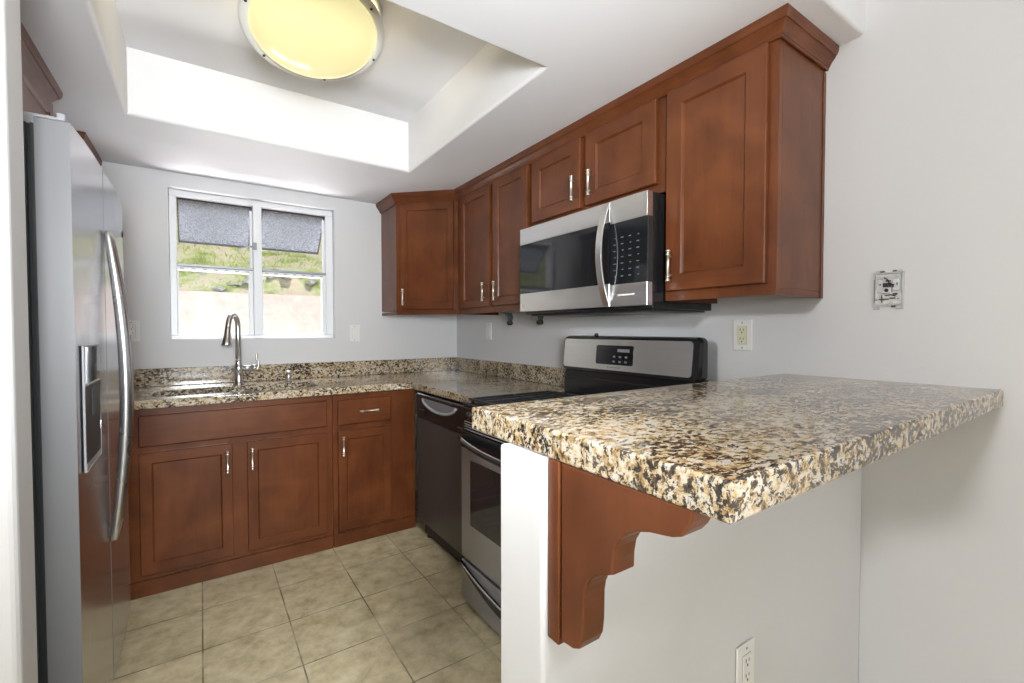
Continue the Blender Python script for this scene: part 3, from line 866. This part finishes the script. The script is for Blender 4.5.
# ================================================================ MICROWAVE
MXF, MY0, MY1, MZ0, MZ1 = 1.299, 1.0595, 1.831, 1.321, 1.723
HY = 1.236   # handle line between door and keypad
c = thing('microwave', 'stainless over-the-range microwave with a dark window and curved handle', 'microwave', (1.5, 1.46, MZ0))
MB().box(MXF + .034, XR - .003, MY0 + .002, MY1 - .002, MZ0 - .012, MZ1 + .002, .003).build('body', M['black'], c)
b = MB(); b.box(MXF + .05, XR - .02, MY0 + .02, MY1 - .02, MZ0 - .018, MZ0 - .0122, .002, 1); b.build('bottom_plate', M['blackm'], c)
for y0 in (1.16, 1.56): MB().box(1.40, 1.60, y0, y0 + .20, MZ0 - .021, MZ0 - .0182, .001, 1).build('filter', M['alu'], c)
d = MB().box(MXF + .006, MXF + .0335, HY + .001, MY1, MZ0, MZ1, .004).build('door', M['blackm'], c)
MB().box(MXF, MXF + .0055, HY + .001, MY1, 1.645, MZ1, .002, 1).build('steel_band', M['steel'], d)
MB().box(MXF, MXF + .0055, HY + .001, MY1, MZ0, 1.410, .002, 1).build('steel_band', M['steel'], d)
MB().box(MXF + .001, MXF + .0055, HY + .001, MY1 - .001, 1.4105, 1.6445).build('window', M['darkglass'], d)
n = 18; outp = []; inp = []
for k in range(n + 1):
    s_ = k / n; z = MZ0 + .006 + (MZ1 - MZ0 - .012) * s_; q = MXF - .0002 - .046 * math.sin(PI * s_) ** .8
    outp.append((q, z)); inp.append((q + .006 if 0 < k < n else q, z + (.004 if k == 0 else -.004 if k == n else 0)))
b = MB(); b.prism(outp + inp[::-1], 'y', HY + .002, HY + .032, .0015)
b.build('handle', M['steel'], d)
k_ = MB().box(MXF + .006, MXF + .0335, MY0, HY - .001, MZ0, MZ1, .002).build('control_panel', M['blackm'], c)
MB().box(MXF, MXF + .03, MY0 - .0008, HY - .001, 1.636, MZ1 + .0005, .001, 1).build('steel_band', M['steel'], k_)
MB().box(MXF, MXF + .03, MY0 - .0008, HY - .001, MZ0 - .0005, 1.404, .001, 1).build('steel_band', M['steel'], k_)
MB().box(MXF + .001, MXF + .0055, MY0 + .001, HY - .001, 1.4045, 1.6355).build('keypad', M['darkglass'], k_)
b = MB()
for r_ in range(7):
    for q in range(4):
        y = MY0 + .035 + q * .037; z = 1.432 + r_ * .024
        b.box(MXF + .0002, MXF + .0009, y, y + (.012 if (r_ + q) % 3 else .007), z, z + .0035)
b.build('key_marks', M['keymark'], k_)
MB().box(MXF - .0012, MXF - .0002, MY0 + .055, MY0 + .135, 1.360, 1.366).build('open_button', M['white'], k_)
b = MB()
yy = MY1 - .022
b.box(MXF - .0008, MXF - .0001, yy - .014, yy, 1.340, 1.342); b.box(MXF - .0008, MXF - .0001, yy - .014, yy, 1.354, 1.356); b.box(MXF - .0008, MXF - .0001, yy - .0025, yy, 1.342, 1.354); b.box(MXF - .0008, MXF - .0001, yy - .014, yy - .0115, 1.342, 1.354)
b.build('logo_mark', M['greyplastic'], d)

# ================================================================ RANGE
GY0, GY1, GX = 1.012, 1.800, .954
c = thing('range', 'stainless gas range with black backguard between the counter and the bar', 'range', (1.3, 1.44, 0))
MB().box(GX + .034, 1.565, GY0, GY1, .045, .890, .003).build('body', M['blackm'], c)
b = MB(); b.box(GX + .005, 1.565, GY0 - .002, GY1 + .002, .8955, .9135, .005); b.build('cooktop', M['black'], c)
dr = MB().box(GX, GX + .033, GY0, GY1, .030, .205, .004).build('drawer', M['steelo'], c)
# bowed grip groove of the drawer
n = 18
def bow(y, za, zb): s_ = (y - GY0) / (GY1 - GY0); return za + (zb - za) * (1 - (2 * s_ - 1) ** 2)
ys = [GY0 + .008 + (GY1 - GY0 - .016) * k / n for k in range(n + 1)]
pts = [(y, bow(y, .196, .110)) for y in ys] + [(y, bow(y, .203, .150)) for y in ys[::-1]]
MB().prism(pts, 'x', GX - .012, GX - .0005, 0).build('grip', M['black'], dr)
b = MB(); b.tube([(GX - .012, y, bow(y, .199, .149)) for y in ys], .004, 8); b.build('grip_edge', M['chrome'], dr)
d = MB().box(GX, GX + .033, GY0, GY1, .222, .712, .005).build('oven_door', M['steelo'], c)
MB().box(GX - .0025, GX + .001, GY0 + .055, GY1 - .085, .385, .672, .002, 1).build('window', M['ovenglass'], d)
MB().box(GX + .0, GX + .033, GY0, GY1, .713, .788, .003).build('door_top', M['black'], d)
b = MB(); b.tube([(GX - .006 - .040 * (1 - (2 * k / n - 1) ** 2) ** .7, GY0 + .012 + (GY1 - GY0 - .024) * k / n, .752 - .014 * (1 - (2 * k / n - 1) ** 2)) for k in range(n + 1)], .014, 12)
hd = b.build('handle', M['black'], d)
b = MB(); b.tube([(GX - .010 - .042 * (1 - (2 * k / n - 1) ** 2) ** .7, GY0 + .012 + (GY1 - GY0 - .024) * k / n, .765 - .014 * (1 - (2 * k / n - 1) ** 2)) for k in range(n + 1)], .0045, 8)
b.build('handle_trim', M['chrome'], hd)
vp = MB().box(GX + .004, GX + .0335, GY0, GY1, .790, .8945, .003).build('knob_panel', M['black'], c)
b = MB()
for k in range(4): b.box(GX + .001, GX + .0038, GY0 + .05, GY1 - .03, .797 + k * .011, .800 + k * .011)
b.build('vent_slots', M['greyplastic'], vp)
for k in range(5):
    y = GY0 + .09 + k * .15
    kn = MB().lathe([(0, 0), (.020, 0), (.021, .006), (.018, .022), (.016, .026), (0, .026)], (GX + .003, y, .866), (-1, 0, 0), 16).build('knob', M['black'], c)
# grates and burners
for k, (y0, y1) in enumerate(((GY0 + .02, 1.27), (1.277, 1.535), (1.542, GY1 - .02))):
    b = MB(); x0, x1 = GX + .03, 1.45; zt = .930; r = .006
    for y in (y0 + r, y1 - r): b.box(x0, x1, y - r, y + r, zt - .010, zt, .002, 1)
    for x in (x0 + r, x1 - r, (x0 + x1) / 2): b.box(x - r, x + r, y0, y1, zt - .010, zt, .002, 1)
    for q in range(3): y = y0 + (y1 - y0) * (q + 1) / 4; b.box(x0, x1, y - .0045, y + .0045, zt - .009, zt - .001, .002, 1)
    for x in (x0 + .012, x1 - .012):
        for y in (y0 + .012, y1 - .012): b.box(x - r, x + r, y - r, y + r, .9137, zt - .0085)
    b.build('grate', M['iron'], c)
for x, y in ((1.10, 1.15), (1.34, 1.15), (1.22, 1.406), (1.10, 1.66), (1.34, 1.66)):
    MB().lathe([(0, 0), (.045, 0), (.045, .003), (.034, .003), (.034, .006), (.030, .0065), (0, .0065)], (x, y, .9137), seg=22).build('burner', M['iron'], c)
# backguard
bg = bpy.data.objects.new('backguard', None); COL.objects.link(bg); bg.parent = c; bg.location = (1.565 - 1.3, 0, .9137)
sl = .022  # the face leans back
def lean(z): return 1.567 + (1.197 - z) * -.10
outl = rrect(GY0 + .012, GY1 + .004, 1.035, 1.198, .022)
b = MB(); tmp = bmesh.new()
A = [tmp.verts.new((lean(z), y, z)) for y, z in outl]; A2 = [tmp.verts.new((lean(z) + .018, y, z)) for y, z in rrect(GY0 + .006, GY1 + .010, 1.030, 1.204, .026)]
B = [tmp.verts.new((1.607, y, z)) for y, z in rrect(GY0 + .006, GY1 + .010, 1.030, 1.204, .026)]
tmp.faces.new(A); tmp.faces.new(B[::-1]); n = len(A)
for k in range(n):
    j = (k + 1) % n
    tmp.faces.new([A[k], A[j], A2[j], A2[k]]); tmp.faces.new([A2[k], A2[j], B[j], B[k]])
b.merge(tmp, 0)
b.box(1.577, 1.607, GY0, GY1, .60, 1.04, .003)
b.box(1.55, 1.565, GY0 + .01, GY1 - .01, .9137, 1.0, .003); b.box(1.563, 1.585, GY0 + .006, GY1 - .006, .985, 1.032, .004)
b.build('housing', M['black'], bg)
def leanplate(y0, y1, z0, z1, r, off, t, name, m, parent):
    tmp = bmesh.new(); L1 = rrect(y0, y1, z0, z1, r)
    A = [tmp.verts.new((lean(z) - off - t, y, z)) for y, z in L1]; B = [tmp.verts.new((lean(z) - off, y, z)) for y, z in L1]; n = len(A)
    tmp.faces.new(A); tmp.faces.new(B[::-1])
    for k in range(n): tmp.faces.new([A[k], A[(k + 1) % n], B[(k + 1) % n], B[k]])
    b = MB(); b.merge(tmp, 0); return b.build(name, m, parent)
pl = leanplate(1.052, GY1 - .004, 1.048, 1.188, .014, .0003, .003, 'steel_panel', M['steel'], bg)
dsp = leanplate(1.338, 1.563, 1.074, 1.162, .010, .0035, .002, 'display', M['darkglass'], pl)
b = MB()
for q in range(3):
    for r_ in range(2): y = 1.37 + q * .035; z = 1.085 + r_ * .022; x = lean(z) - .0062; b.box(x - .0004, x, y, y + .014, z, z + .008)
b.box(lean(1.135) - .0062, lean(1.135) - .0058, 1.36, 1.43, 1.133, 1.147)
b.build('display_marks', M['alu'], dsp)
b = MB()
for k in range(7): z = 1.058; x = lean(z) - .0037; b.box(x - .0004, x, 1.41 + k * .012, 1.418 + k * .012, z, z + .006)
b.build('maker_mark', M['greyplastic'], pl)
b = MB(); b.lathe([(0, 0), (.010, 0), (.010, .008), (.006, .013), (0, .013)], (1.593, 1.60, 1.2042), seg=14); b.build('vent_cap', M['black'], bg)

# ================================================================ DISHWASHER
DX, DY0, DY1 = 1.052, 1.93, 2.545
c = thing('dishwasher', 'dark stainless dishwasher with a black control panel under the counter corner', 'dishwasher', (1.35, 2.24, 0))
MB().box(DX + .035, 1.66, DY0 + .004, DY1 - .004, .105, .868, .003).build('body', M['blackm'], c)
MB().box(DX + .004, DX + .0345, DY0, DY1, .112, .716, .005).build('door', M['steeld'], c)
p_ = MB().box(DX - .002, DX + .0345, DY0, DY1, .718, .866, .008).build('control_panel', M['black'], c)
ys = [DY0 + .06 + (DY1 - DY0 - .12) * k / n for k in range(n + 1)]
pts = [(DY0 + .10 + (DY1 - DY0 - .20) * k / 18, .842) for k in range(19)]
low = [(y, .842 - .052 * (1 - (2 * i / 18 - 1) ** 2) ** .6) for i, (y, z) in enumerate(pts)]
MB().prism(pts + low[::-1][1:-1], 'x', DX - .0035, DX - .0021, 0).build('handle_pocket', M['pocket'], p_)
b = MB(); b.tube([(DX - .006, y, z - .004) for y, z in low], .007, 10); b.build('handle_lip', M['greyplastic'], p_)
b = MB()
for k in range(5): b.box(DX - .0028, DX - .0021, 1.965 + k * .011, 1.972 + k * .011, .748, .753)
for k in range(3): b.box(DX - .0028, DX - .0021, 1.955, 1.966, .772 + k * .012, .776 + k * .012)
b.box(DX - .0028, DX - .0021, 2.42, 2.50, .772, .775)
b.build('panel_marks', M['keymark'], p_)
MB().box(DX + .05, DX + .07, DY0 + .004, DY1 - .004, .012, .108, .002, 1).build('toe_panel', M['blackm'], c)
for y in (DY0 + .05, DY1 - .05): MB().lathe([(0, 0), (.016, 0), (.016, .008), (.007, .010), (.007, .012), (0, .012)], (DX + .06, y, .0003), seg=12).build('foot', M['blackm'], c)

# under-cabinet paper towel arms
def arm(y, label):
    c = thing('paper_towel_arm', label, 'bracket', (1.50, y, ZU0), 'dark towel roll arms under the wall cabinets')
    b = MB(); b.box(1.47, 1.53, y - .022, y + .022, ZU0 - .0055, ZU0 - .001, .002, 1)
    b.prism([(1.475, ZU0 - .005), (1.525, ZU0 - .005), (1.535, ZU0 - .03), (1.520, ZU0 - .062), (1.506, ZU0 - .062), (1.50, ZU0 - .03)], 'y', y - .006, y + .006, .002)
    b.build('plate', M['casegrey'], c)
    MB().lathe([(0, -.016), (.012, -.016), (.014, -.01), (.014, .01), (.012, .016), (0, .016)], (1.512, y, ZU0 - .062), (0, 1, 0), 14).build('roll_knob', M['slot'], c)
arm(2.235, 'small dark hanging bracket under the two-door wall cabinet, the one farther from the microwave')
arm(1.945, 'small dark hanging bracket under the two-door wall cabinet, tight against the microwave')


# ================================================================ WALL PLATES
def plate(C, u, n, label, name='wall_outlet', cat='outlet', kind='decora', insert='white', group=None, w_=.072, h_=.117):
    C, u, n = Vector(C), Vector(u).normalized(), Vector(n).normalized(); zz = Vector((0, 0, 1))
    Mx = Matrix(((u.x, n.x, 0, C.x), (u.y, n.y, 0, C.y), (0, 0, 1, C.z), (0, 0, 0, 1)))
    def bb(mb, a0, a1, d0, d1, z0, z1, bev=0): mb.merge(MB().box(a0, a1, d0, d1, z0, z1, bev).bm, 0, Mx)
    t = thing(name, label, cat, tuple(C), group)
    b = MB(); bb(b, -w_ / 2, w_ / 2, .0008, .0065, -h_ / 2, h_ / 2, .0025); pl = b.build('cover_plate', M['white'], t)
    for z in (-h_ / 2 + .011, h_ / 2 - .011):
        b = MB(); bb(b, -.003, .003, .0066, .0076, z - .003, z + .003, .001); b.build('screw', M['greyplastic'], pl)
    if kind == 'switch':
        b = MB(); bb(b, -.017, .017, .0066, .0090, -.034, .034, .002); r_ = b.build('rocker', M['white'], t)
        b = MB(); bb(b, -.0175, .0175, .0064, .0068, -.0345, .0345); b.build('rocker_gap', M['greyplastic'], t)
    else:
        b = MB(); bb(b, -.0178, .0178, .0064, .0069, -.0348, .0348); b.build('insert_gap', M['greyplastic'], t)
        b = MB(); bb(b, -.0168, .0168, .0066, .0092, -.0338, .0338, .0015); f_ = b.build('receptacle', M[insert], t)
        b = MB()
        for zc in (-.017, .017):
            bb(b, -.0075, -.0050, .0090, .0096, zc, zc + .009); bb(b, .0050, .0072, .0090, .0096, zc + .001, zc + .008); bb(b, -.0022, .0022, .0090, .0096, zc - .009, zc - .004)
        b.build('slots', M['slot'], f_)
    return t


plate((XR - .0002, .933, 1.212), (0, -1, 0), (-1, 0, 0), 'outlet with a yellowed insert under the wall cabinet beside the range', insert='ivory', group='kitchen wall outlets')
plate((1.018, .5478, .458), (1, 0, 0), (0, -1, 0), 'white outlet low on the half wall under the bar top', group='kitchen wall outlets')
plate((-.318, YB - .0002, 1.229), (1, 0, 0), (0, -1, 0), 'white outlet on the window wall, partly behind the refrigerator handles', group='kitchen wall outlets')
plate((XR - .0002, 2.78, 1.224), (0, -1, 0), (-1, 0, 0), 'faint white switch on the range wall under the two-door wall cabinet', 'light_switch', 'switch', 'switch', group='kitchen light switches')
plate((.895, YB - .0002, 1.213), (1, 0, 0), (0, -1, 0), 'white rocker switch between the window and the corner cabinet', 'light_switch', 'switch', 'switch', group='kitchen light switches')

# uncovered wall box on the bare wall above the bar
c = thing('open_wall_box', 'uncovered electrical wall box with bare metal and wires above the bar', 'electrical box', (XR, .4915, 1.354))
YC, ZC_ = .4915, 1.354
def wb(b, y0, y1, z0, z1, d0, d1, bev=0): b.box(XR - d1, XR - d0, YC - y1, YC - y0, ZC_ + z0, ZC_ + z1, bev, 1)
b = MB()
wb(b, -.037, -.032, -.046, .050, .0006, .006, .001); wb(b, .032, .037, -.046, .050, .0006, .006, .001); wb(b, -.037, .037, .045, .050, .0006, .006, .001); wb(b, -.037, .037, -.050, -.045, .0006, .006, .001)
wb(b, -.037, -.020, -.060, -.050, .0006, .004, .001); wb(b, .018, .037, -.060, -.050, .0006, .004, .001); wb(b, -.030, -.012, .050, .057, .0006, .004, .001); wb(b, .010, .030, .050, .057, .0006, .004, .001)
b.build('bracket_frame', M['clear'], c)
b = MB(); wb(b, -.0315, .0315, -.0445, .0445, .0006, .0018); b.build('back_plate', M['plaster'], c)
b = MB(); wb(b, -.012, .008, -.014, .004, .002, .008, .001); wb(b, -.030, .030, .036, .039, .002, .005); wb(b, .010, .028, -.006, .030, .002, .005, .001); wb(b, -.028, -.012, -.010, .030, .002, .004, .001)
b.build('yoke', M['metal'], c)
b = MB()
for y0, y1, z0, z1 in ((-.022, .002, -.032, -.029), (.004, .018, -.029, -.026), (-.030, -.026, -.033, -.030), (.022, .027, -.030, -.028), (-.013, .008, .006, .018), (.010, .014, .004, .012), (-.006, .006, .022, .026), (.012, .022, -.018, -.013), (.020, .0225, .010, .018),
                       (-.021, -.017, .012, .016), (-.020, -.008, .051, .054), (.010, .020, .051, .054), (.008, .018, -.054, -.050), (.010, .016, .012, .014), (-.016, -.014, -.040, -.018), (-.034, -.0325, -.040, .030)):
    wb(b, y0, y1, z0, z1, .0042, .0062)
b.lathe([(0, 0), (.005, 0), (.005, .002), (0, .002)], (XR - .0082, YC + .003, ZC_ - .004), (-1, 0, 0), 12)
b.build('dark_gaps', M['slot'], c)
b = MB(); b.tube([(XR - .006, YC + .01, ZC_ + .034), (XR - .010, YC + .002, ZC_ + .03), (XR - .011, YC - .004, ZC_ + .018), (XR - .008, YC - .012, ZC_ + .010)], .0016, 6); b.build('wire', M['blackm'], c)
b = MB(); b.tube([(XR - .005, YC - .018, ZC_ - .022), (XR - .009, YC - .008, ZC_ - .018), (XR - .009, YC + .006, ZC_ - .020)], .0016, 6)
b.build('wire', M['blackm'], c)

# ================================================================ CEILING LIGHT
LX, LY, ZR_ = .355, 1.765, 2.302
TILT = math.radians(14)
AX = Vector((0.05, -math.sin(TILT), -math.cos(TILT))).normalized()   # the lens hangs a little open on its hinge
c = thing('ceiling_light', 'large round flush ceiling light with a yellow domed lens in the recess', 'ceiling light', (LX, LY, 2.42))
MB().lathe([(0, 2.4215), (.215, 2.4215), (.226, 2.418), (.228, 2.404), (.215, 2.402), (.21, 2.41), (0, 2.41)], (LX, LY, 0), seg=64).build('pan', M['ring'], c)
O_ = (LX, LY, ZR_)
MB().lathe([(.212, -.010), (.238, -.010), (.2405, -.002), (.239, .003), (.230, .006), (.212, .004), (.208, .001), (.212, -.010)], O_, AX, 72).build('ring', M['ring'], c)
prof = [(.2115, -.004)]
for k in range(1, 15):
    a = PI / 2 * k / 14; prof.append((.2115 * math.cos(a) if k < 14 else 0, .001 + .075 * math.sin(a)))
MB().lathe(prof, O_, AX, 72).build('dome', M['dome'], c)
q_ = Vector((0, 0, 1)).rotation_difference(AX)
lamp('ceiling_bulb', 'POINT', (LX, LY, 2.345), 2.6, (1, .86, .48), shadow_soft_size=.03)   # the bulb between pan and lens
for k in range(6):
    a = math.radians(12 + 60 * k)
    MB().lathe([(0, 0), (.0048, 0), (.0048, .002), (.003, .004), (0, .004)], Vector(O_) + q_ @ Vector((.226 * math.cos(a), .226 * math.sin(a), .0055)), AX, 10).build('screw', M['slot'], c)
